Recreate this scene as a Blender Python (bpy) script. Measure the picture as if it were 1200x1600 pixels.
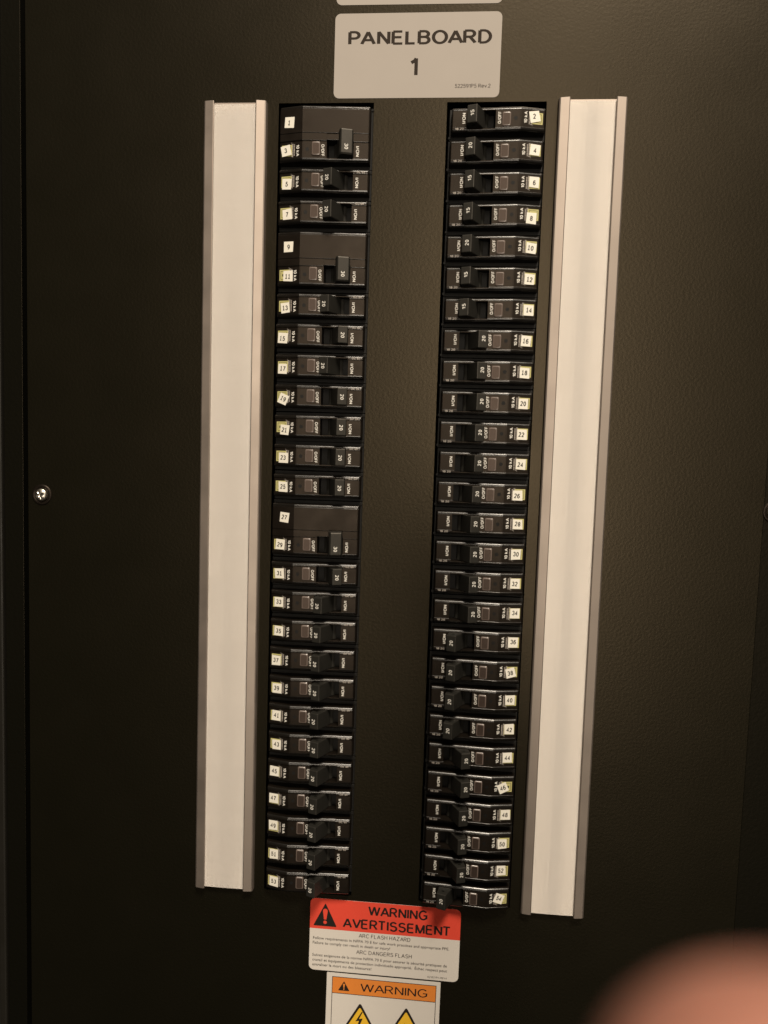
import bpy, bmesh, math, random
from mathutils import Vector, Matrix

random.seed(7)
scene = bpy.context.scene
for o in list(bpy.data.objects):
    bpy.data.objects.remove(o, do_unlink=True)
C = scene.collection
PI = math.pi

# ------------------------------------------------------------------ camera
# Sheet coordinates: millimetres, x right, y up, z out of the sheet metal.  World = (x, -z, y) / 1000
def Wp(x, y, z=0.0):
    return Vector((x / 1000.0, -z / 1000.0, y / 1000.0))

CAM_POS = (112.79, -218.10, 479.16)
R_ROWS = ((0.99614075, -0.03086425, 0.08216446),
          (0.03710497, 0.99645187, -0.07554393),
          (-0.07954132, 0.07830110, 0.99375154))
def cam_axis(r):
    return Vector((r[0], r[2], -r[1]))
c_right, c_down, c_fwd = (cam_axis(r).normalized() for r in R_ROWS)
cam_d = bpy.data.cameras.new("camera")
cam = bpy.data.objects.new("camera", cam_d)
C.objects.link(cam)
M = Matrix.Identity(4)
for i in range(3):
    M[i][0] = c_right[i]
    M[i][1] = -c_down[i]
    M[i][2] = -c_fwd[i]
    M[i][3] = Wp(*CAM_POS)[i]
cam.matrix_world = M
cam_d.sensor_fit = 'HORIZONTAL'
cam_d.sensor_width = 36.0
cam_d.lens = 36.0 * 1160.0 / 1200.0
cam_d.clip_start = 0.003
cam_d.clip_end = 50.0
cam_d.dof.use_dof = True
cam_d.dof.focus_distance = 0.477
cam_d.dof.aperture_fstop = 8.5
scene.camera = cam

# ------------------------------------------------------------------ world, lamp, exposure
w = bpy.data.worlds.new("World")
scene.world = w
w.use_nodes = True
bg = w.node_tree.nodes["Background"]
bg.inputs[0].default_value = (1.0, 0.86, 0.66, 1)
bg.inputs[1].default_value = 0.02

def area_lamp(name, loc, aim, size, energy, color):
    d = bpy.data.lights.new(name, 'AREA')
    d.shape = 'RECTANGLE'
    d.size, d.size_y = size
    d.energy = energy
    d.color = color
    o = bpy.data.objects.new(name, d)
    C.objects.link(o)
    o.location = loc
    o.rotation_euler = (Vector(aim) - Vector(loc)).to_track_quat('-Z', 'Y').to_euler()
    return o
# the ceiling fitting, and an added, unseen tall lamp behind the camera for the cover's sheen
area_lamp("ceiling_lamp", (0.60, -1.7, 2.5), (0.1, 0, -0.2), (0.9, 0.6), 166.0, (1.0, 0.865, 0.70))
area_lamp("sheen_fill_lamp", (0.34, -2.4, 0.06), (0.2, 0, 0.06), (0.24, 2.1), 33.0, (1.0, 0.865, 0.70))

vs = scene.view_settings
vs.view_transform = 'Standard'
vs.look = 'None'
vs.gamma = 1.0
vs.exposure = 0.0
vs.use_curve_mapping = False
scene.cycles.max_bounces = 6
scene.cycles.use_denoising = True

# ------------------------------------------------------------------ materials
def mat(name, col, rough=0.5, metal=0.0, spec=0.5, coat=0.0, coat_rough=0.1,
        bump=None, rvar=0.0, rscale=60.0, cvar=0.0, sss=0.0, tint=None):
    m = bpy.data.materials.new(name)
    m.use_nodes = True
    nt = m.node_tree
    b = nt.nodes["Principled BSDF"]
    b.inputs["Base Color"].default_value = (*col, 1)
    b.inputs["Roughness"].default_value = rough
    b.inputs["Metallic"].default_value = metal
    b.inputs["Specular IOR Level"].default_value = spec
    b.inputs["Coat Weight"].default_value = coat
    if tint: b.inputs["Specular Tint"].default_value = (*tint, 1)
    b.inputs["Coat Roughness"].default_value = coat_rough
    if sss:
        b.inputs["Subsurface Weight"].default_value = sss
        b.inputs["Subsurface Scale"].default_value = 0.004
        b.inputs["Subsurface Radius"].default_value = (1, 0.35, 0.2)
    tc = nt.nodes.new("ShaderNodeNewGeometry")
    if rvar or cvar:
        n = nt.nodes.new("ShaderNodeTexNoise")
        n.inputs["Scale"].default_value = rscale
        n.inputs["Detail"].default_value = 6
        nt.links.new(tc.outputs["Position"], n.inputs["Vector"])
        if rvar:
            mr = nt.nodes.new("ShaderNodeMapRange")
            mr.inputs["From Min"].default_value = 0.3
            mr.inputs["From Max"].default_value = 0.7
            mr.inputs["To Min"].default_value = max(0.02, rough - rvar)
            mr.inputs["To Max"].default_value = min(1, rough + rvar)
            nt.links.new(n.outputs["Fac"], mr.inputs["Value"])
            nt.links.new(mr.outputs["Result"], b.inputs["Roughness"])
        if cvar:
            mx = nt.nodes.new("ShaderNodeMix")
            mx.data_type = 'RGBA'
            mx.inputs[6].default_value = (*[c * (1 - cvar) for c in col], 1)
            mx.inputs[7].default_value = (*[min(1, c * (1 + cvar)) for c in col], 1)
            nt.links.new(n.outputs["Fac"], mx.inputs[0])
            nt.links.new(mx.outputs[2], b.inputs["Base Color"])
    if bump:
        prev = None
        for sc, st, det in bump:
            n = nt.nodes.new("ShaderNodeTexNoise")
            n.inputs["Scale"].default_value = sc
            n.inputs["Detail"].default_value = det
            nt.links.new(tc.outputs["Position"], n.inputs["Vector"])
            bp = nt.nodes.new("ShaderNodeBump")
            bp.inputs["Strength"].default_value = 1.0
            bp.inputs["Distance"].default_value = st
            nt.links.new(n.outputs["Fac"], bp.inputs["Height"])
            if prev:
                nt.links.new(prev.outputs["Normal"], bp.inputs["Normal"])
            prev = bp
        nt.links.new(prev.outputs["Normal"], b.inputs["Normal"])
        if coat:
            nt.links.new(prev.outputs["Normal"], b.inputs["Coat Normal"])
    return m

M_PANEL = mat("textured_black_enamel", (0.0030, 0.0030, 0.0017), 0.37, spec=0.33, tint=(1.0, 0.80, 0.54),
              bump=[(560.0, 0.00008, 2.0), (1600.0, 0.00002, 2.0)], rvar=0.015, rscale=25)
M_FRAME = mat("black_cabinet_paint", (0.003, 0.003, 0.002), 0.40, spec=0.16, tint=(1.0, 0.83, 0.6), bump=[(430.0, 0.00012, 2.0)])
M_LIP = mat("cabinet_edge_steel", (0.010, 0.009, 0.007), 0.5, spec=0.2, rvar=0.1)
M_VOID = mat("dark_cavity", (0.004, 0.004, 0.003), 0.8, spec=0.1)
M_BODY = mat("black_moulded_plastic", (0.0055, 0.0042, 0.0032), 0.42, spec=0.27, tint=(1.0, 0.82, 0.66), rvar=0.07, rscale=90,
             bump=[(2500.0, 0.000012, 2.0)])
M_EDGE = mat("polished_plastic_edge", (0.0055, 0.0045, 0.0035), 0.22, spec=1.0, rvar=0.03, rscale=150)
M_CASE = mat("shaded_case_plastic", (0.0045, 0.0040, 0.0032), 0.62, spec=0.22)  # body plastic again, darker and duller to put shade into the gaps
M_HANDLE = mat("charcoal_handle_plastic", (0.0125, 0.0122, 0.0105), 0.5, spec=0.45, tint=(1.0, 0.92, 0.82), rvar=0.07, rscale=120,
               bump=[(2200.0, 0.000015, 2.0)])
M_INK = mat("white_print", (0.68, 0.66, 0.61), 0.6, spec=0.2, cvar=0.25, rscale=700)
M_INK_DIM = mat("worn_white_print", (0.30, 0.27, 0.24), 0.55, cvar=0.6, rscale=900)
M_LENS = mat("brown_clear_plastic", (0.031, 0.022, 0.018), 0.35, spec=0.4, tint=(1.0, 0.8, 0.68), rvar=0.05, rscale=300)
M_RIM = mat("clear_edge_highlight", (0.115, 0.088, 0.075), 0.28, spec=0.7)  # paler border of each window: edge highlight put into the colour
M_YELLOW = mat("yellow_green_print", (0.42, 0.39, 0.16), 0.5)
M_BLACKINK = mat("black_print", (0.014, 0.011, 0.009), 0.8, spec=0.15)
M_GREYINK = mat("brown_grey_print", (0.026, 0.019, 0.014), 0.8, spec=0.15)
M_STICK = mat("white_sticker_vinyl", (0.70, 0.675, 0.60), 0.45, cvar=0.06, rscale=400)
M_LABEL = mat("label_vinyl", (0.335, 0.305, 0.275), 0.75, cvar=0.03, rscale=60, spec=0.15)
M_LABEL2 = mat("white_label_vinyl", (0.57, 0.535, 0.49), 0.75, cvar=0.03, rscale=60, spec=0.15)
M_RED = mat("red_print", (0.62, 0.060, 0.035), 0.75, spec=0.15, cvar=0.05, rscale=80)
M_ORANGE = mat("orange_print", (0.62, 0.20, 0.035), 0.75, spec=0.15, cvar=0.05, rscale=80)
M_AMBER = mat("amber_print", (0.70, 0.42, 0.03), 0.75, spec=0.15)
M_PAPER = mat("directory_card", (0.87, 0.825, 0.77), 0.5, spec=0.4, cvar=0.015, rscale=30)
M_ALU = mat("satin_aluminium", (0.37, 0.318, 0.278), 0.55, metal=1.0, rvar=0.05, rscale=40)
M_SCREW = mat("zinc_plated_steel", (0.75, 0.70, 0.62), 0.32, metal=1.0, rvar=0.04, rscale=900)
M_SKIN = mat("skin", (0.325, 0.140, 0.098), 0.65, sss=0.25, cvar=0.10, rscale=180, bump=[(900.0, 0.00012, 4.0)])
M_NAIL = mat("fingernail", (0.62, 0.36, 0.28), 0.3)

# ------------------------------------------------------------------ mesh helpers
def finish(name, bm, mats, parent=None, smooth=False):
    bmesh.ops.recalc_face_normals(bm, faces=bm.faces[:])
    me = bpy.data.meshes.new(name)
    bm.to_mesh(me)
    bm.free()
    for m in (mats if isinstance(mats, (list, tuple)) else [mats]):
        me.materials.append(m)
    for p in me.polygons:
        p.use_smooth = True
    if not smooth:
        me.set_sharp_from_angle(angle=math.radians(10))
    o = bpy.data.objects.new(name, me)
    C.objects.link(o)
    if parent is not None:
        o.parent = parent
    return o

def tag(o, label, cat, group=None, kind=None):
    o["label"] = label
    o["category"] = cat
    if group: o["group"] = group
    if kind: o["kind"] = kind
    return o

def empty(name, loc):
    o = bpy.data.objects.new(name, None)
    o.empty_display_size = 0.01
    C.objects.link(o)
    o.location = loc
    return o

def box(bm, x0, x1, y0, y1, z0, z1, mi=0, bevel=0.0, seg=2):
    vsn = [bm.verts.new(Wp(x, y, z)) for x in (x0, x1) for y in (y0, y1) for z in (z0, z1)]
    fs = []
    for q in ((0, 1, 3, 2), (4, 6, 7, 5), (0, 4, 5, 1), (2, 3, 7, 6), (0, 2, 6, 4), (1, 5, 7, 3)):
        f = bm.faces.new([vsn[i] for i in q])
        f.material_index = mi
        fs.append(f)
    if bevel:
        es = {e for f in fs for e in f.edges}
        r = bmesh.ops.bevel(bm, geom=list(es), offset=bevel / 1000.0, segments=seg, profile=0.5, affect='EDGES')
        for f in r['faces']: f.material_index = mi
    return fs

def loft(bm, rings, mi=0, closed=True, caps=True):
    """rings: lists of sheet-space points, joined one to the next."""
    vr = [[bm.verts.new(Wp(*p)) for p in r] for r in rings]
    n = len(vr[0])
    for a, b in zip(vr, vr[1:]):
        for i in range(n if closed else n - 1):
            j = (i + 1) % n
            f = bm.faces.new((a[i], a[j], b[j], b[i]))
            f.material_index = mi if isinstance(mi, int) else mi[i]
    if caps:
        for r in (vr[0], vr[-1]):
            f = bm.faces.new(r)
            f.material_index = mi if isinstance(mi, int) else mi[0]

def slab(bm, pts, z0, z1, mi=0, zf=None, mi_side=None):
    """prism over an outline (list of x, y)."""
    zf = zf or (lambda x, y: 0.0)
    lo = [bm.verts.new(Wp(x, y, zf(x, y) + z0)) for x, y in pts]
    hi = [bm.verts.new(Wp(x, y, zf(x, y) + z1)) for x, y in pts]
    n = len(pts)
    for i in range(n):
        j = (i + 1) % n
        bm.faces.new((lo[i], lo[j], hi[j], hi[i])).material_index = mi if mi_side is None else mi_side
    bm.faces.new(hi).material_index = mi

def flat(bm, pts, z, mi, zf=None):
    zf = zf or (lambda x, y: 0.0)
    f = bm.faces.new([bm.verts.new(Wp(x, y, zf(x, y) + z)) for x, y in pts])
    f.material_index = mi
    return f

def rounded(x0, x1, y0, y1, r, n=5):
    pts = []
    for cx, cy, a0 in ((x1 - r, y1 - r, 0), (x0 + r, y1 - r, 90), (x0 + r, y0 + r, 180), (x1 - r, y0 + r, 270)):
        for k in range(n + 1):
            a = math.radians(a0 + 90 * k / n)
            pts.append((cx + r * math.cos(a), cy + r * math.sin(a)))
    return pts

_text_cache = {}
def glyphs(s, bold=0.0):
    """outline of a line of lettering as 2-D verts and faces (width, height normalised to the capital height)."""
    key = (s, bold)
    if key in _text_cache: return _text_cache[key]
    cu = bpy.data.curves.new("lettering", 'FONT')
    cu.body = s
    cu.size = 1.0
    cu.resolution_u = 3
    cu.offset = bold
    cu.fill_mode = 'FRONT'
    ob = bpy.data.objects.new("lettering", cu)
    C.objects.link(ob)
    dg = bpy.context.evaluated_depsgraph_get()
    dg.update()
    me = ob.evaluated_get(dg).to_mesh()
    vsn = [(v.co.x, v.co.y) for v in me.vertices]
    fs = [tuple(p.vertices) for p in me.polygons]
    ob.evaluated_get(dg).to_mesh_clear()
    bpy.data.objects.remove(ob, do_unlink=True)
    bpy.data.curves.remove(cu)
    x0 = min(v[0] for v in vsn); x1 = max(v[0] for v in vsn)
    out = ([(x - x0, y) for x, y in vsn], fs, x1 - x0)
    _text_cache[key] = out
    return out
CAP = 0.727

# ---- a plain grotesque drawn as strokes: x, y in capital heights; 'a' entries are elliptical arcs
def arc(cx, cy, rx, ry, a0, a1, n=10):
    return [(cx + rx * math.cos(math.radians(a0 + (a1 - a0) * k / n)), cy + ry * math.sin(math.radians(a0 + (a1 - a0) * k / n))) for k in range(n + 1)]
def ring(w, n=24): return arc(w / 2, .5, w / 2, .5, 90, 450, n)
STROKES = {
    'A': (.72, [[(0, 0), (.36, 1)], [(.36, 1), (.72, 0)], [(.13, .32), (.59, .32)]]),
    'B': (.56, [[(0, 0), (0, 1)], [(0, 1), (.30, 1)] + arc(.30, .765, .22, .235, 90, -90) + [(0, .53)], [(0, .53), (.30, .53)] + arc(.30, .265, .26, .265, 90, -90) + [(0, 0)]]),
    'C': (.66, [arc(.35, .5, .35, .5, 42, 318, 20)]),
    'D': (.60, [[(0, 0), (0, 1)], [(0, 1), (.22, 1)] + arc(.22, .5, .38, .5, 90, -90, 14) + [(0, 0)]]),
    'E': (.54, [[(0, 0), (0, 1)], [(0, 1), (.52, 1)], [(0, .53), (.48, .53)], [(0, 0), (.54, 0)]]),
    'F': (.50, [[(0, 0), (0, 1)], [(0, 1), (.50, 1)], [(0, .52), (.43, .52)]]),
    'G': (.68, [arc(.36, .5, .36, .5, 42, 318, 20) + [(.67, .17), (.67, .46), (.38, .46)]]),
    'H': (.58, [[(0, 0), (0, 1)], [(.58, 0), (.58, 1)], [(0, .53), (.58, .53)]]),
    'I': (.0, [[(0, 0), (0, 1)]]),
    'L': (.46, [[(0, 1), (0, 0), (.46, 0)]]),
    'M': (.70, [[(0, 0), (0, 1)], [(0, 1), (.35, 0)], [(.35, 0), (.70, 1)], [(.70, 1), (.70, 0)]]),
    'N': (.58, [[(0, 0), (0, 1)], [(0, 1), (.58, 0)], [(.58, 0), (.58, 1)]]),
    'O': (.74, [ring(.74)]),
    'P': (.54, [[(0, 0), (0, 1)], [(0, 1), (.28, 1)] + arc(.28, .735, .25, .265, 90, -90) + [(0, .47)]]),
    'R': (.60, [[(0, 0), (0, 1)], [(0, 1), (.31, 1)] + arc(.31, .745, .24, .255, 90, -90) + [(0, .49)], [(.30, .49), (.60, 0)]]),
    'S': (.56, [arc(.28, .755, .26, .245, 25, 230, 12) + arc(.28, .27, .28, .27, 70, -160, 14)]),
    'T': (.62, [[(0, 1), (.62, 1)], [(.31, 1), (.31, 0)]]),
    'V': (.68, [[(0, 1), (.34, 0)], [(.34, 0), (.68, 1)]]),
    'W': (1.0, [[(0, 1), (.25, 0)], [(.25, 0), (.5, 1)], [(.5, 1), (.75, 0)], [(.75, 0), (1.0, 1)]]),
    'Z': (.58, [[(0.02, 1), (.56, 1), (0, 0), (.58, 0)]]),
    'e': (.50, [[(.02, .36), (.5, .36)] + arc(.25, .36, .25, .36, 0, 310, 16)]),
    'v': (.46, [[(0, .72), (.23, 0)], [(.23, 0), (.46, .72)]]),
    'k': (.46, [[(0, 0), (0, 1)], [(.42, .70), (0, .28)], [(.15, .42), (.46, 0)]]),
    '0': (.48, [ring(.48)]),
    '1': (.30, [[(0, .74), (.20, .86), (.28, 1)], [(.28, 1), (.28, 0)]]),
    '!': (.0, [[(0, .28), (0, 1)], [(0, 0), (0, .1)]]),
    'l': (.44, [[(0.03, .80), (.22, 1), (.22, 0)], [(.0, 0), (.44, 0)]]),      # figure one with a foot, as on the cut stickers
    '2': (.48, [arc(.24, .74, .23, .26, 165, -35, 12) + [(0, 0), (.48, 0)]]),
    '3': (.48, [arc(.23, .76, .21, .24, 160, -90, 12), arc(.23, .26, .25, .26, 90, -160, 12)]),
    '4': (.50, [[(.38, 0), (.38, 1), (0, .30), (.52, .30)]]),
    '5': (.48, [[(.45, 1), (.10, 1), (.05, .52)] + arc(.23, .32, .25, .32, 120, -155, 14)]),
    '6': (.48, [arc(.24, .31, .24, .31, 90, 450, 18), [(.42, .86)] + arc(.28, .55, .28, .45, 70, 180, 8) + [(0, .31)]]),
    '7': (.48, [[(0, 1), (.48, 1), (.30, .55), (.17, 0)]]),
    '8': (.48, [arc(.24, .76, .20, .24, 90, 450, 16), arc(.24, .26, .24, .26, 90, 450, 18)]),
    '9': (.48, [arc(.24, .69, .24, .31, 90, 450, 18), [(.48, .69)] + arc(.20, .45, .28, .45, 0, -110, 8)]),
    '/': (.30, [[(0, 0), (.30, 1)]]),
    '-': (.28, [[(0, .38), (.28, .38)]]),
    '.': (.0, [[(0, -.01), (0, .06)]]),
}
def ribbon(pts, h):
    """mitred strip of half width h along a polyline -> left and right rails"""
    closed = math.dist(pts[0], pts[-1]) < 1e-6
    P = [Vector(p) for p in pts]
    Q = [P[0]]
    for p in P[1:]:
        if (p - Q[-1]).length > 1e-5: Q.append(p)
    P = Q
    out = []
    n = len(P)
    for i in range(n):
        if closed: a, b = P[i - 1] if i > 0 else P[-2], P[i + 1] if i < n - 1 else P[1]
        else: a, b = (P[i - 1] if i else None), (P[i + 1] if i < n - 1 else None)
        d1 = (P[i] - a).normalized() if a is not None else None
        d2 = (b - P[i]).normalized() if b is not None else None
        d1 = d1 or d2; d2 = d2 or d1
        n1, n2 = Vector((-d1.y, d1.x)), Vector((-d2.y, d2.x))
        m = n1 + n2
        m = m.normalized() if m.length > 1e-4 else n1
        k = min(h / max(m.dot(n1), 0.3), 1.9 * h)
        out.append((tuple(P[i] + m * k), tuple(P[i] - m * k)))
    return out
def stroke_line(s, t, gap):
    """line of lettering in capital heights -> list of quad strips, width"""
    x = 0.0
    strips = []
    for i, c in enumerate(s):
        if i and c + s[i - 1] in ('VA', 'AV', 'AW', 'WA', 'EV', 'VE', 'TN', 'RA', 'AR', 'TR', 'AO', 'AP', 'OA', 'DA'): x -= .09
        if c == ' ':
            x += .34
            continue
        w, st = STROKES[c]
        for p in st:
            strips.append([((x + t / 2 + a[0], t / 2 + a[1] * (1 - t)), (x + t / 2 + b[0], t / 2 + b[1] * (1 - t))) for a, b in
                           [(q[0], q[1]) for q in ribbon(p, t / 2)]])
        x += w + t + gap
    return strips, x - gap

def strokes(bm, s, origin, cap, width=None, ang=0.0, z=0.0, mi=0, zf=None, anchor='l', t=0.16, gap=0.10):
    strips, wd = stroke_line(s, t, gap)
    sy = cap
    sx = (width / wd) if width else sy
    ca, sa = math.cos(math.radians(ang)), math.sin(math.radians(ang))
    zf = zf or (lambda x, y: 0.0)
    def vert(p, lift):
        a, b = p[0] * sx, p[1] * sy
        if anchor == 'c':
            a -= wd * sx / 2
            b -= cap / 2
        X = origin[0] + a * ca - b * sa
        Y = origin[1] + a * sa + b * ca
        return bm.verts.new(Wp(X, Y, zf(X, Y) + z + lift))
    for k, sp in enumerate(strips):
        lift = 0.004 * (k % 4)
        rail = [(vert(a, lift), vert(b, lift)) for a, b in sp]
        for (a, b), (c, d) in zip(rail, rail[1:]):
            bm.faces.new((a, b, d, c)).material_index = mi

def lettering(bm, s, origin, cap, width=None, ang=0.0, z=0.0, mi=0, zf=None, anchor='l', bold=0.0):
    """a printed line: origin = baseline start (or centre) in sheet coordinates, ang in degrees."""
    vsn, fs, wd = glyphs(s, bold)
    sy = cap / CAP
    sx = (width / wd) if width else sy
    ca, sa = math.cos(math.radians(ang)), math.sin(math.radians(ang))
    zf = zf or (lambda x, y: 0.0)
    vv = []
    for x, y in vsn:
        a, b = x * sx, y * sy
        if anchor == 'c':
            a -= wd * sx / 2
            b -= cap / 2
        X = origin[0] + a * ca - b * sa
        Y = origin[1] + a * sa + b * ca
        vv.append(bm.verts.new(Wp(X, Y, zf(X, Y) + z)))
    for f in fs:
        try:
            bm.faces.new([vv[i] for i in f]).material_index = mi
        except ValueError:
            pass

# ------------------------------------------------------------------ cabinet: cover sheet with two openings, frame, interior
XL, XR = -166.6, 311.6
YT, YB = 150.0, -760.0
OPEN = ((0.0, 60.3), (105.8, 166.7))
def cover_mesh():
    bm = bmesh.new()
    xs = [XL, 0.0, 60.3, 105.8, 166.7, XR]
    ys = [YB, -518.0, 0.0, YT]
    hole = lambda i, j: i in (1, 3) and j == 1
    for zt, flip in ((0.0, 0), (-1.6, 1)):
        g = [[bm.verts.new(Wp(x, y, zt)) for y in ys] for x in xs]
        for i in range(5):
            for j in range(3):
                if not hole(i, j):
                    bm.faces.new((g[i][j], g[i + 1][j], g[i + 1][j + 1], g[i][j + 1]))
        if flip == 0: top = g
        else: bot = g
    bm.edges.ensure_lookup_table()
    for vt in [(0, 0, 5, 0), (5, 0, 5, 3), (5, 3, 0, 3), (0, 3, 0, 0)]:
        pass
    def wall(path):
        for (i, j), (k, l) in zip(path, path[1:]):
            bm.faces.new((top[i][j], top[k][l], bot[k][l], bot[i][j]))
    wall([(i, 0) for i in range(6)]); wall([(i, 3) for i in range(6)])
    wall([(0, j) for j in range(4)]); wall([(5, j) for j in range(4)])
    for i in (1, 3):
        wall([(i, 1), (i + 1, 1), (i + 1, 2), (i, 2), (i, 1)])
    es = [e for e in bm.edges if all(abs(v.co.y) < 1e-7 for v in e.verts)
          and len(e.link_faces) == 2 and abs(e.calc_face_angle(0)) > 0.5]
    bmesh.ops.bevel(bm, geom=es, offset=0.0006, segments=2, profile=0.5, affect='EDGES')
    return bm
cover = finish("panel_cover", cover_mesh(), M_PANEL)
tag(cover, "large black textured steel panel cover with two long slots full of breakers", "panel cover")

fr = empty("cabinet_frame", Wp(83, -250, 0))
def local(o, parent):
    o.matrix_parent_inverse = Matrix.Translation(-parent.location)
bm = bmesh.new()
box(bm, -183.2, -170.0, YB, YT, -20, 0.2, bevel=0.25)
o = finish("side_rail", bm, M_FRAME, fr); local(o, fr)
bm = bmesh.new()
box(bm, -189.0, -183.5, YB, YT, -20, 3.0, bevel=1.2)
o = finish("edge_flange", bm, M_LIP, fr); local(o, fr)
o["label"] = "thin paler steel edge of the cabinet"
bm = bmesh.new()
box(bm, 311.8, 350.0, YB, YT, -20, -0.1, bevel=0.3)
o = finish("side_rail", bm, M_FRAME, fr); local(o, fr)
bm = bmesh.new()
box(bm, -188.0, 349.0, YB, YT, -72, -66)
o = finish("back_plate", bm, M_VOID, fr); local(o, fr)
tag(fr, "black steel cabinet frame showing as thin upright strips beside the panel cover", "cabinet")

# ------------------------------------------------------------------ screws
def screw(x, y, lab, ang, z0=0.0):
    e = empty("cover_screw", Wp(x, y, z0))
    n = 28
    bm = bmesh.new()
    # domed head with a hollowed cross recess
    rings = []
    for k in range(9):
        t = k / 8
        rad = 4.2 * math.cos(t * PI / 2 * 0.999)
        h = 0.9 + 2.0 * math.sin(t * PI / 2)
        rings.append([(rad, h)] * n)
    base = [[(4.2 * math.cos(2 * PI * i / n), 4.2 * math.sin(2 * PI * i / n), 0.1) for i in range(n)]]
    for k in range(9):
        ring = []
        for i in range(n):
            a = 2 * PI * i / n
            rad, h = rings[k][i]
            rad = max(rad, 0.25)
            px, py = rad * math.cos(a), rad * math.sin(a)
            ca, sa = math.cos(-ang), math.sin(-ang)
            qx, qy = px * ca - py * sa, px * sa + py * ca
            d = min(abs(qx), abs(qy))
            if d < 0.75 and rad < 2.9:
                h -= 1.0 * (1 - rad / 3.4)
            ring.append((px, py, h))
        base.append(ring)
    loft(bm, base)
    o = finish("screw_head", bm, M_SCREW, e, smooth=False)
    bm = bmesh.new()
    prof = [(4.5, 0.10), (5.0, 0.55), (6.0, 0.75), (6.6, 0.55), (7.0, 0.05)]
    loft(bm, [[(r * math.cos(2 * PI * i / 40) , r * math.sin(2 * PI * i / 40), h) for i in range(40)] for r, h in prof], caps=False)
    finish("washer", bm, M_BODY, e, smooth=True)
    tag(e, lab, "screw", "screws holding the panel cover")
    return e
screw(-157.1, -252.8, "shiny dome-headed screw near the left edge of the panel cover", 0.35)
screw(317.8, -247.0, "shiny screw cut off by the right edge of the photo, on the right rail", 0.9, -0.2)

# ------------------------------------------------------------------ aluminium card holders
def card_holder(x0, x1, yt, yb, lab):
    cx, cy = (x0 + x1) / 2, (yt + yb) / 2
    e = empty("card_holder", Wp(cx, cy, 0))
    wd = (x1 - x0) / 2
    H, T, LIP = 5.0, 0.9, 6.6
    prof = []
    # C section with softly rolled lips, drawn clockwise from the foot
    out = [(-wd, 0.05), (-wd, H - 1.8), (-wd + 0.3, H - 1.15), (-wd + 1.0, H - 0.7), (-wd + LIP - 0.5, H + 0.05), (-wd + LIP, H - 0.25),
           (-wd + LIP, H - T), (-wd + 1.3, H - 0.7 - T), (-wd + T, H - 2.2), (-wd + T, 1.4)]
    mir = [(-x, z) for x, z in reversed(out)]
    prof = out + mir
    bm = bmesh.new()
    rings = [[(x, y, z) for x, z in prof] for y in (yt - cy, yb - cy)]
    loft(bm, rings)
    finish("rail", bm, M_ALU, e)
    bm = bmesh.new()
    nx, ny = 12, 12
    g = []
    for i in range(nx + 1):
        x = -wd + 1.6 + (2 * wd - 3.2) * i / nx
        col = []
        for j in range(ny + 1):
            y = yb - cy + 0.4 + (yt - yb - 2.0) * j / ny
            bow = 0.55 * (1 - (2 * i / nx - 1) ** 2)
            col.append(bm.verts.new(Wp(x, y, 2.7 + bow)))
        g.append(col)
    for i in range(nx):
        for j in range(ny):
            bm.faces.new((g[i][j], g[i + 1][j], g[i + 1][j + 1], g[i][j + 1]))
    bmesh.ops.solidify(bm, geom=bm.faces[:], thickness=0.0005)
    finish("directory_card", bm, M_PAPER, e, smooth=False)
    tag(e, lab, "card holder", "blank card holders beside the breakers")
card_holder(-47.0, -7.0, -0.2, -517.6, "long metal card holder with blank white card left of the odd-numbered breakers")
card_holder(173.6, 214.4, 0.4, -518.2, "long metal card holder with blank white card right of the even-numbered breakers")

# ------------------------------------------------------------------ breakers
PITCH = 19.05
L = 56.6
FOLD = 41.7
def zface(u, v=0.0):
    if u <= FOLD: return 5.2 + 2.8 * u / FOLD
    return 8.0 - 3.2 * (u - FOLD) / (L - FOLD)

def piece(bm, u0, u1, va, vb, dz=0.0, bev_a=0.0, bev_b=0.0, ends=(False, False), bottom=-2.6, mi=0):
    us = [u0] + ([FOLD] if u0 < FOLD < u1 else []) + [u1]
    if ends[0]: us = [u0, u0 + 0.25, u0 + 0.8] + us[1:]
    if ends[1]: us = us[:-1] + [u1 - 0.8, u1 - 0.25, u1]
    rings = []
    for u in us:
        drop = 0.0
        if ends[0] and u < u0 + 0.9: drop = (0.8, 0.25, 0.0)[us.index(u)]
        if ends[1] and u > u1 - 0.9: drop = {u1 - 0.8: 0.0, u1 - 0.25: 0.25, u1: 0.8}.get(u, 0.0)
        z = zface(u) + dz - drop
        r = [(va, bottom)]
        def crown(v_edge, bev, sgn):
            # a soft crown that rolls over into the side wall
            out = [(v_edge, z - bev * 0.62 - 0.02)]
            for k in range(9):
                a = math.radians(60 - 60 * k / 8)
                out.append((v_edge - sgn * (bev - bev * math.sin(a) / math.sin(math.radians(60))), z - bev * 1.15 * (1 - math.cos(a))))
            return out
        r += crown(va, bev_a, -1) if bev_a else [(va, z)]
        r += crown(vb, bev_b, 1)[::-1] if bev_b else [(vb, z)]
        r.append((vb, bottom))
        rings.append([(u, v, zz) for v, zz in r])
    n = len(rings[0])
    mis = [mi] * n
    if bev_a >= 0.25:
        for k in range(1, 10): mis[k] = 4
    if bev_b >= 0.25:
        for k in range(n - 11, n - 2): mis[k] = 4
    loft(bm, rings, mis)

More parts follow.
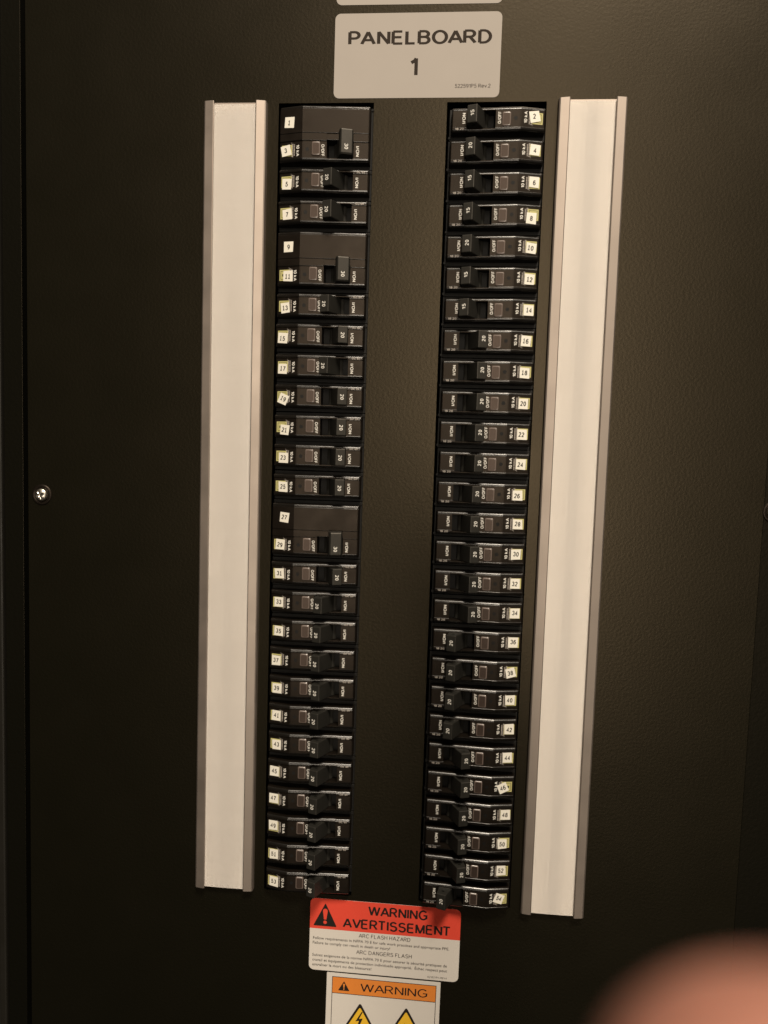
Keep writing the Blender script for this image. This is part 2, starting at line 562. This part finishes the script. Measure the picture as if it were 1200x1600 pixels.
def breaker_body(poles):
    bm = bmesh.new()
    up = 7.2
    low = -7.2
    two = poles == 2
    B = 1.9
    bl = 0.0 if two else 1.7          # lower-edge bevel of the switching module
    # recessed face with its printed fields
    piece(bm, 0, 9.8, -4.5, up, 0, 0, B, (True, False))
    piece(bm, 26.6, L, -5.0, up, 0, 0, B, (False, True))
    piece(bm, 9.8, 26.6, 5.7, up, -0.02, 0, B)
    # raised ledge along the lower edge
    lo = low if not two else -9.4
    piece(bm, 0.0, 9.8, lo, -4.5, 0.5, bl, 0.3, (True, False))
    piece(bm, 9.8, 26.6, lo, -5.6, 0.08, bl, 0.3)
    piece(bm, 26.6, L, lo, -5.0, 0.5, bl, 0.3, (False, True))
    if two:
        piece(bm, 0, L, -23.2, -9.6, 0.62, 0.0, 0.25, (True, True))
        piece(bm, 0, L, -24.38, -23.2, 0.30, 0.35, 0.0, (True, True))
        piece(bm, 0, L, -26.2, -24.4, -0.1, 1.4, 0.2, (True, True))
    # shoulder of the moulded case
    v0 = -9.4 if not two else -28.4
    box(bm, -1.5, L + 0.9, v0, 9.4, -55, -2.2, mi=5, bevel=0.3)
    # small moulded tab beyond the switch end
    box(bm, -2.0, -0.2, v0 + 0.8, v0 + 2.2, -6, -1.6, mi=5, bevel=0.2)
    # printing, read from the outer end
    zp = lambda x, y: zface(x)
    strokes(bm, "I/ON", (7.35, 0.9), 2.0, 6.2, 90, 0.06, 1, zp, 'c', 0.175)
    strokes(bm, "O/OFF", (28.9, 0.7), 2.0, 7.2, 90, 0.06, 1, zp, 'c', 0.175)
    strokes(bm, "10 kA", (44.6, 0.8), 2.0, 7.0, 90, 0.06, 1, zp, 'c', 0.175)
    rr = random.Random(3)
    # two lines too small to read
    for uu, a, b in ((46.9, -3.1, 3.6), (48.0, -3.4, 4.2)):
        v = a
        while v < b:
            wv = rr.uniform(0.25, 0.6)
            flat(bm, [(uu - .38, v), (uu + .38, v), (uu + .38, v + wv), (uu - .38, v + wv)], 0.06, 2, zp)
            v += wv + rr.uniform(0.12, 0.3)
    flat(bm, [(48.62, -4.2), (48.78, -4.2), (48.78, 4.4), (48.62, 4.4)], 0.06, 2, zp)
    if not two:
        strokes(bm, "18 20", (4.8, -5.5), 1.3, 5.4, 0, 0.56, 2, zp, 'c', 0.18)
    # shallow round mark beside the indicator
    flat(bm, [(38.6 + 1.15 * math.cos(2 * PI * k / 20), 0.2 + 1.15 * math.sin(2 * PI * k / 20)) for k in range(20)], 0.05, 5, zp)
    # thin moulding line where the sloped nameplate begins
    flat(bm, [(FOLD - 0.55, -4.9), (FOLD - 0.42, -4.9), (FOLD - 0.42, 5.9), (FOLD - 0.55, 5.9)], 0.05, 3, zp)
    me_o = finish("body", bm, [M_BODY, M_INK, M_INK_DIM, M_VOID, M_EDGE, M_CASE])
    return me_o

def handle_mesh(num, poles):
    bm = bmesh.new()
    if poles == 1:
        v0, v1 = -5.2, 5.3
        prof = [(-3.1, 19.3), (3.1, 19.3), (4.3, 9.6)]
        tipz = 19.3
    else:
        v0, v1 = -9.6, 5.3
        prof = [(-3.7, 18.6), (3.7, 18.6), (4.5, 9.6)]
        tipz = 18.6
    arc = [(6.4 * math.sin(math.radians(a)), 6.4 * math.cos(math.radians(a))) for a in (44, 50, 56, 62)]
    prof = [prof[0], prof[1], prof[2]] + arc + [(0.0, 1.0)] + [(-a, z) for a, z in reversed(arc)] + [(-prof[2][0], prof[2][1])]
    # lever: only the top may overhang the slot
    loft(bm, [[(a, v, z) for a, z in prof] for v in (v0 if poles == 1 else -5.2, v1)])
    tip_edges = [e for e in bm.edges if all((-v.co.y * 1000) > 12 or abs(abs(v.co.x * 1000) - prof[2][0]) < 0.01 for v in e.verts)
                 and any((-v.co.y * 1000) > 12 for v in e.verts)]
    bmesh.ops.bevel(bm, geom=tip_edges, offset=0.00045, segments=2, profile=0.5, affect='EDGES')
    if poles == 2:
        # long grip reaching over the neighbouring pole
        g = [(-4.15, 12.4), (-4.1, 17.9), (-3.2, 18.9), (3.2, 18.9), (4.1, 17.9), (4.15, 12.4)]
        loft(bm, [[(a, v, z - d) for a, z in g] for v, d in ((v0, 0.9), (v0 + 0.35, 0.3), (v0 + 1.0, 0.0), (v1 - 0.6, 0.0), (v1 + 0.3, 0.5))])
        tipz = 18.9
        strokes(bm, num, (0.2, 1.2), 2.35, 3.4, 90, tipz + 0.05, 1, None, 'c', 0.17, 0.16)
    else:
        strokes(bm, num, (0.2, 0.4), 2.35, 3.4, 90, tipz + 0.05, 1, None, 'c', 0.17, 0.16)
        # small pin socket in the end of the lever
        n = 14
        for sgn, vv in ((1, v1 + 0.03), (-1, v0 - 0.03)):
            bm.faces.new([bm.verts.new(Wp(1.0 * math.cos(2 * PI * k / n), vv, 15.2 + 0.75 * math.sin(2 * PI * k / n))) for k in range(n)]).material_index = 2
    return finish("handle", bm, [M_HANDLE, M_INK, M_VOID])

def lens_mesh():
    bm = bmesh.new()
    u0, u1, v0, v1 = 30.5, 35.7, -4.4, 3.9
    cs = [(0.0, -0.4), (0.0, 0.35), (0.25, 0.6), (0.7, 0.72)]
    rings = []
    for ins, h in cs:
        rings.append([(x, y, zface(x) + h) for x, y in rounded(u0 + ins, u1 - ins, v0 + ins, v1 - ins, 0.8, 3)])
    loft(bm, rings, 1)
    bm.faces.ensure_lookup_table()
    max(bm.faces, key=lambda f: -f.calc_center_median().y if len(f.verts) > 4 else -9).material_index = 0
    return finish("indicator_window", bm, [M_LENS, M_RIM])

def rating_mark():
    bm = bmesh.new()
    zp = lambda x, y: zface(x)
    cu, cv, h = 51.7, 0.55, 3.35
    sq = lambda a: [(cu - a, cv - a), (cu + a, cv - a), (cu + a, cv + a), (cu - a, cv + a)]
    slab(bm, sq(h), -0.2, 0.08, 0, zp)
    # ring of black and a black block inside the yellow border
    for a, z, m in ((h - 0.75, 0.105, 1), (h - 1.0, 0.13, 0)):
        flat(bm, sq(a), z, m, zp)
    flat(bm, [(cu - 1.5, cv - 0.7), (cu + 1.5, cv - 0.7), (cu + 1.5, cv + 0.7), (cu - 1.5, cv + 0.7)], 0.155, 1, zp)
    return finish("rating_mark", bm, [M_YELLOW, M_BLACKINK])

P_BODY = {1: breaker_body(1), 2: breaker_body(2)}
P_LENS = lens_mesh()
P_MARK = rating_mark()
P_HAND = {(n, p): handle_mesh(n, p) for n, p in (("15", 1), ("20", 1), ("30", 2))}
protos = list(P_BODY.values()) + [P_LENS, P_MARK] + list(P_HAND.values())

def copy_part(o, parent):
    c = o.copy()
    C.objects.link(c)
    c.parent = parent
    return c

def sticker(number, lu, lv, img_rot, flip, parent, zextra):
    """hand-cut number square; lu, lv in breaker space; img_rot is its tilt in degrees on the sheet."""
    rnd = random.Random(number * 13 + 5)
    hw, hh = 3.05, 3.2
    rot = img_rot + (180 if flip else 0)
    ca, sa = math.cos(math.radians(rot)), math.sin(math.radians(rot))
    bm = bmesh.new()
    zc, sl = zface(lu), (-3.2 / (L - FOLD))
    zp = lambda x, y: zc + sl * (x - lu) + zextra
    j = lambda: rnd.uniform(-0.22, 0.22)
    cor = []
    for a, b in ((-hw, -hh), (hw, -hh), (hw, hh), (-hw, hh)):
        a += j(); b += j()
        cor.append((lu + a * ca - b * sa, lv + a * sa + b * ca))
    slab(bm, cor, -0.12, 0.10, 0, zp)
    s = str(number)
    s = s.replace('1', 'l')
    strokes(bm, s, (lu + (-0.15 + rnd.uniform(-.3, .3)) * ca, lv + (rnd.uniform(-.4, .3)) * ca), 3.1, 1.7 if len(s) == 1 else 3.6,
            rot - rnd.uniform(2, 5), 0.13, 1, zp, 'c', 0.21, 0.12)
    return finish("number_sticker", bm, [M_STICK, M_BLACKINK], parent)

LS = {1: (8.7, -14.6, -3), 3: (6.6, -31.2, 10), 5: (7.3, -51.7, -3), 7: (8.4, -70.1, 5), 9: (9.6, -90.4, -1), 11: (9.5, -108.1, -2), 13: (8.0, -127.7, 6), 15: (7.2, -146.8, -5), 17: (7.0, -166.1, -3), 19: (7.8, -185.2, -25), 21: (9.3, -204.6, -7), 23: (8.8, -222.9, -3), 25: (8.8, -241.4, -3), 27: (10.7, -261.1, -8), 29: (8.1, -279.0, -6), 31: (7.9, -297.7, 0), 33: (7.8, -316.9, -3), 35: (7.9, -336.1, -3), 37: (7.1, -356.1, -3), 39: (7.8, -374.6, -3), 41: (7.7, -393.1, -5), 43: (8.0, -412.7, -3), 45: (7.1, -431.2, -5), 47: (7.0, -449.8, -3), 49: (7.0, -468.6, -4), 51: (7.8, -488.7, -3), 53: (7.8, -508.0, -5)}
RS = {2: (159.1, -11.5, 12), 4: (160.4, -31.3, -3), 6: (160.5, -50.1, -2), 8: (159.6, -71.8, -3), 10: (160.6, -89.5, -5), 12: (160.3, -108.4, -3), 14: (160.7, -127.3, -2), 16: (160.1, -145.8, -4), 18: (160.1, -165.6, -2), 20: (159.9, -184.3, -2), 22: (160.2, -203.5, -2), 24: (160.0, -222.1, -3), 26: (159.2, -241.7, -2), 28: (160.0, -260.3, -3), 30: (159.8, -279.3, -3), 32: (160.0, -298.2, -3), 34: (160.5, -317.1, -3), 36: (160.1, -336.0, -3), 38: (159.7, -355.8, 12), 40: (159.9, -374.0, -3), 42: (160.6, -393.1, -2), 44: (160.1, -412.1, -2), 46: (158.1, -432.1, 20), 48: (160.6, -450.4, -3), 50: (159.4, -470.2, -3), 52: (159.4, -488.2, -3), 54: (158.8, -507.5, -24)}
ON = {3, 11, 15, 19, 21, 23, 25, 29, 31, 2, 4, 6, 8, 10, 12, 14, 36, 38, 40, 42, 54}
FIFTEEN = {2, 6, 8, 12, 14}
TWO = {3: 1, 11: 9, 29: 27}
TILTED = {3: "crooked", 7: "crooked", 13: "crooked", 19: "tilted", 2: "crooked", 38: "crooked", 46: "tilted", 54: "tilted"}
THETA = math.radians(19.2)
U_PIVOT, Z_PIVOT = 18.1, -3.9

def breaker(n):
    left = n % 2 == 1
    two = n in TWO
    i = (n - 1) // 2
    gy = (-2.2 if left else -3.5) - PITCH * (i + 0.5)
    gx = 58.8 if left else 108.9
    e = empty("double_breaker" if two else "circuit_breaker", Wp(gx, gy, 0))
    rnd = random.Random(n)
    e.rotation_euler = (0, (PI if left else 0) + math.radians(rnd.uniform(-0.25, 0.25)), 0)
    e.location += Wp(rnd.uniform(-0.25, 0.25), 0, rnd.uniform(-0.15, 0.2))
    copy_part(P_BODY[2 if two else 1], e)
    amp = "30" if two else ("15" if n in FIFTEEN else "20")
    h = copy_part(P_HAND[(amp, 2 if two else 1)], e)
    h.location = Wp(U_PIVOT, 0, Z_PIVOT)
    on = n in ON
    h.rotation_euler = (0, 0, (1 if on else -1) * -THETA * (1 + rnd.uniform(-0.05, 0.05)) * (0.8 if two else 1.0))
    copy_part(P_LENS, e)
    copy_part(P_MARK, e)
    def st(k, ze):
        x, y, r = (LS if left else RS)[k]
        r += 4.4 * (-y) / 520.0
        u = (gx - x) if left else (x - gx)
        v = (gy - y) if left else (y - gy)
        sticker(k, u, v, r, left, e, ze)
    st(n, 0.32)
    if two: st(TWO[n], 0.72)
    state = "switched on" if on else "switched off"
    tl = TILTED.get(n, "white")
    if two:
        lab = f"double-height black 30 amp breaker with white stickers {TWO[n]} and {n}, left column"
    else:
        side = "left" if left else "right"
        lo_, hi_ = n - 2, n + 2
        if n in (2,):
            pos = "top of right column"
        elif n in (53, 54):
            pos = f"bottom of {side} column"
        else:
            pos = f"between {lo_} and {hi_} in {side} column"
        lab = f"{amp} amp breaker with {tl} sticker {n}, {state}, {pos}".replace(", between", " between")
    tag(e, lab, "circuit breaker", "double-pole breakers" if two else
        ("single breakers in the left column" if left else "single breakers in the right column"))

for n in sorted(list(RS) + [k for k in LS if k not in TWO.values()]):
    breaker(n)
for o in protos:
    bpy.data.objects.remove(o, do_unlink=True)

# ------------------------------------------------------------------ labels on the cover
def place(bm_fn, name, mats, cx, cy, rot, lab, cat):
    bm = bmesh.new()
    bm_fn(bm)
    bmesh.ops.translate(bm, verts=bm.verts[:], vec=-Wp(cx, cy, 0))
    o = finish(name, bm, mats)
    o.location = Wp(cx, cy, 0)
    o.rotation_euler = (0, math.radians(-rot), 0)
    tag(o, lab, cat)
    return o

def tri(cx, base_y, half, apex_y, r=0.8):
    """rounded-corner triangle outline."""
    P = [Vector((cx - half, base_y)), Vector((cx + half, base_y)), Vector((cx, apex_y))]
    out = []
    for i in range(3):
        p, a, b = P[i], P[i - 1], P[(i + 1) % 3]
        d1, d2 = (a - p).normalized(), (b - p).normalized()
        q1, q2 = p + d1 * r, p + d2 * r
        for k in range(5):
            t = k / 4
            out.append(tuple(q1 * (1 - t) ** 2 + p * 2 * t * (1 - t) + q2 * t * t))
    return out

def bang(bm, cx, y0, h, z, mi):
    t = h * 0.15
    n = 12
    flat(bm, [(cx + t * 0.75 * math.cos(2 * PI * k / n), y0 + t * 0.8 + t * 0.75 * math.sin(2 * PI * k / n)) for k in range(n)], z, mi)
    b = y0 + h * 0.30
    top = [(cx + t * math.cos(PI * k / 8), y0 + h - t + t * math.sin(PI * k / 8)) for k in range(9)]
    flat(bm, [(cx - t * 0.5, b), (cx + t * 0.5, b)] + top, z, mi)

T = 0.16   # vinyl thickness
def lab_panel(bm):
    slab(bm, rounded(34.7, 137.5, 2.6, 53.1, 3.4), 0.02, T, 0)
    strokes(bm, "PANELBOARD", (43.0, 34.1), 8.8, 88.8, 0, T + .03, 1, t=0.195, gap=0.055)
    strokes(bm, "1", (81.7, 14.9), 12.4, 5.4, 0, T + .03, 1, t=0.2)
    strokes(bm, "522591P5 Rev.2", (110.1, 8.3), 2.35, 21.9, 0, T + .03, 1, t=0.13)
place(lab_panel, "nameplate_label", [M_LABEL, M_GREYINK], 86, 28, 0.0,
      "rectangular white label lettered PANELBOARD 1 above the two breaker columns", "label")
def lab_top(bm):
    slab(bm, rounded(35.2, 137.3, 58.0, 108.0, 3.4), 0.02, T, 0)
place(lab_top, "blank_label", [M_LABEL, M_GREYINK], 86, 83, -0.2,
      "white label cut off by the top of the photo, above the PANELBOARD label", "label")

def lab_arc(bm):
    x0, x1, y0, y1, yb = 32.4, 134.6, -572.7, -521.3, -542.9
    o = rounded(x0, x1, y0, y1, 3.6)
    slab(bm, o, 0.02, T, 0)
    red = [(x, y) for x, y in o if y > yb]
    flat(bm, [(x0, yb)] + [(x1, yb)] + [p for p in red if True], T + .02, 1)
    flat(bm, tri(42.8, -540.9, 8.1, -524.4, 0.9), T + .04, 2)
    bang(bm, 42.8, -539.4, 11.0, T + .06, 1)
    strokes(bm, "WARNING", (72.0, -531.0), 7.3, 40.3, 0, T + .04, 2, t=0.185, gap=0.065)
    strokes(bm, "AVERTISSEMENT", (54.9, -540.9), 7.3, 73.4, 0, T + .04, 2, t=0.185, gap=0.065)
    k = [("ARC FLASH HAZARD", 66.2, -547.0, 35.1, 2.9), ("ARC DANGERS FLASH", 64.8, -558.8, 37.9, 2.9),
         ("Follow requirements in NFPA 70 E for safe work practices and appropriate PPE.", 34.8, -550.6, 92.9, 2.0),
         ("Failure to comply can result in death or injury!", 34.7, -554.0, 53.1, 2.0),
         ("Suivez exigences de la norme NFPA 70 E pour assurer la sécurité pratiques de", 34.6, -562.8, 92.1, 2.0),
         ("travail et équipements de protection individuelle approprié.  Échec respect peut", 34.7, -566.3, 92.1, 2.0),
         ("entraîner la mort ou des blessures!", 34.8, -569.7, 40.7, 2.0),
         ("621027P1-REV4", 113.9, -571.3, 13.1, 1.3)]
    for s, x, y, wdt, cap in k:
        if s.upper() == s:
            strokes(bm, s, (x, y), cap, wdt, 0, T + .04, 2, t=0.13, gap=0.12)
        else:
            lettering(bm, s, (x, y), cap, wdt, 0, T + .04, 2, bold=0.006)
place(lab_arc, "arc_flash_label", [M_LABEL2, M_RED, M_BLACKINK], 83.5, -547, -0.2,
      "white label with red WARNING AVERTISSEMENT header below the breaker columns", "warning label")

def lab_shock(bm):
    x0, x1, y1 = 44.7, 122.5, -573.75
    yl = -690.0
    slab(bm, rounded(x0, x1, yl, y1, 0.4, 2), 0.02, T - .02, 0)
    fx0, fx1, fy, by = 48.8, 119.4, -576.8, -588.1
    z = T + .0
    lw = 0.42
    flat(bm, [(fx0, by), (fx1, by), (fx1, fy), (fx0, fy)], z, 1)
    zb = z + .025
    def bar(a, b, c, d): flat(bm, [(a, c), (b, c), (b, d), (a, d)], zb, 2)
    bar(fx0 - lw, fx0, yl + 4, fy + lw); bar(fx1, fx1 + lw, yl + 4, fy + lw)
    bar(fx0, fx1, fy, fy + lw); bar(fx0, fx1, by - lw, by); bar(fx0, fx1, yl + 4, yl + 4 + lw)
    flat(bm, tri(56.7, -586.2, 4.0, -579.3, 0.5), zb, 2)
    bang(bm, 56.7, -585.5, 4.5, zb + .02, 1)
    strokes(bm, "WARNING", (68.0, -585.75), 6.1, 45.9, 0, zb, 2, t=0.12, gap=0.10)
    for cx in (68.3, 100.0):
        flat(bm, tri(cx, -619.5, 14.6, -593.7, 2.2), zb, 2)
        flat(bm, tri(cx, -617.9, 12.0, -597.0, 1.4), zb + .02, 3)
    # lightning bolt
    flat(bm, [(69.6, -600.2), (65.4, -607.6), (67.9, -606.9), (66.2, -612.6), (65.4, -612.3), (66.4, -615.6), (68.6, -612.9),
              (67.6, -612.9), (70.4, -605.0), (67.9, -605.6), (70.3, -600.4)], zb + .04, 2)
    # starburst of a flash
    st = []
    for k in range(18):
        a = PI / 2 + 2 * PI * k / 18 + PI / 18
        r = 5.6 if k % 2 == 0 else 2.7
        st.append((100.0 + r * math.cos(a), -611.0 + r * math.sin(a)))
    flat(bm, st, zb + .04, 2)
place(lab_shock, "shock_hazard_label", [M_LABEL2, M_ORANGE, M_BLACKINK, M_AMBER], 83.5, -632, -0.35,
      "white label with orange WARNING header and yellow triangles at the bottom edge", "warning label")

# ------------------------------------------------------------------ the hand in front of the lens
def camp(x, y, z):
    """lens space: x right, y down, z forward, in millimetres."""
    return Wp(*CAM_POS) + (c_right * x + c_down * y + c_fwd * z) / 1000.0
def hand():
    org = camp(30, 150, 5)
    bm = bmesh.new()
    def ball(p, r):
        bmesh.ops.create_icosphere(bm, subdivisions=2, radius=r / 1000.0, matrix=Matrix.Translation(camp(*p) - org))
    def limb(pts, rs):
        """overlapping balls swept along a limb; fused below into one skin"""
        for (p, q), (r0, r1) in zip(zip(pts, pts[1:]), zip(rs, rs[1:])):
            p, q = Vector(p), Vector(q)
            n = max(2, int((q - p).length / 2.2))
            for k in range(n + 1):
                t = k / n
                ball(p.lerp(q, t), r0 + (r1 - r0) * t)
    wrist = (42, 205, -30)
    # raised index finger: its tip is what the lens sees
    limb([wrist, (25, 128, 12), (22, 84, 30), (20.4, 58, 36), (19.5, 42, 36.4), (19.3, 33.5, 36)], [17, 11.5, 10.4, 10.0, 9.9, 9.9])
    limb([wrist, (40, 126, 14), (43, 90, 42), (41, 94, 66), (38, 110, 76)], [17, 11.5, 9.4, 8.6, 7.6])
    limb([wrist, (54, 132, 10), (59, 102, 40), (56, 108, 62), (52, 124, 70)], [16, 11, 9.0, 8.2, 7.2])
    limb([wrist, (66, 142, 4), (73, 122, 28), (71, 126, 46), (67, 138, 54)], [15, 10, 7.8, 7.1, 6.2])
    limb([(38, 190, -18), (14, 160, 16), (-1, 138, 34), (-6, 118, 44)], [16, 12.5, 10.2, 8.4])
    limb([wrist, (50, 262, -62), (64, 350, -108)], [20, 26, 34])
    # crease lines of the joints are left to the skin bump
    me = bpy.data.meshes.new("hand")
    bm.to_mesh(me); bm.free()
    o = bpy.data.objects.new("hand", me)
    C.objects.link(o)
    o.location = org
    rm = o.modifiers.new("fuse", 'REMESH')
    rm.mode = 'VOXEL'
    rm.voxel_size = 0.0012
    sm = o.modifiers.new("smooth", 'SMOOTH')
    sm.factor = 0.5
    sm.iterations = 6
    dg = bpy.context.evaluated_depsgraph_get(); dg.update()
    m2 = bpy.data.meshes.new_from_object(o.evaluated_get(dg))
    o.modifiers.clear()
    o.data = m2
    m2.name = "hand"
    m2.materials.clear(); m2.materials.append(M_SKIN)
    for p in m2.polygons: p.use_smooth = True
    # slide the hand along the lens' own up direction until the fingertip clears the frame edge as in the photo
    def row(v):
        d = o.location + v - Wp(*CAM_POS)
        return 800 + 1160 * d.dot(c_down) / d.dot(c_fwd)
    tips = [v.co for v in m2.vertices if 0.02 < (o.location + v.co - Wp(*CAM_POS)).dot(c_fwd) < 0.05
            and abs((o.location + v.co - Wp(*CAM_POS)).dot(c_right) - 0.019) < 0.012]
    lift = (min(row(v) for v in tips) - 1496) * 0.036 / 1160
    o.location -= c_down * lift
    tag(o, "out-of-focus bare fingertip of a hand at the bottom right corner", "hand")
    # nail on the far side of the fingertip
    bm = bmesh.new()
    rings = []
    for k in range(6):
        t = k / 5
        y = 34 + 12 * t
        wdt = 5.6 * math.sin(math.radians(50 + 60 * t))
        rings.append([camp(19.7 + wdt * s, y, 36.2 + 10.1 - 2.0 * abs(s) ** 2 - (1 - t) * 0.7) - org for s in (-1, -.6, -.2, .2, .6, 1)])
    vr = [[bm.verts.new(p) for p in r] for r in rings]
    for a, b in zip(vr, vr[1:]):
        for i in range(5): bm.faces.new((a[i], a[i + 1], b[i + 1], b[i]))
    bmesh.ops.solidify(bm, geom=bm.faces[:], thickness=0.0006)
    finish("fingernail", bm, M_NAIL, o, smooth=True)
hand()
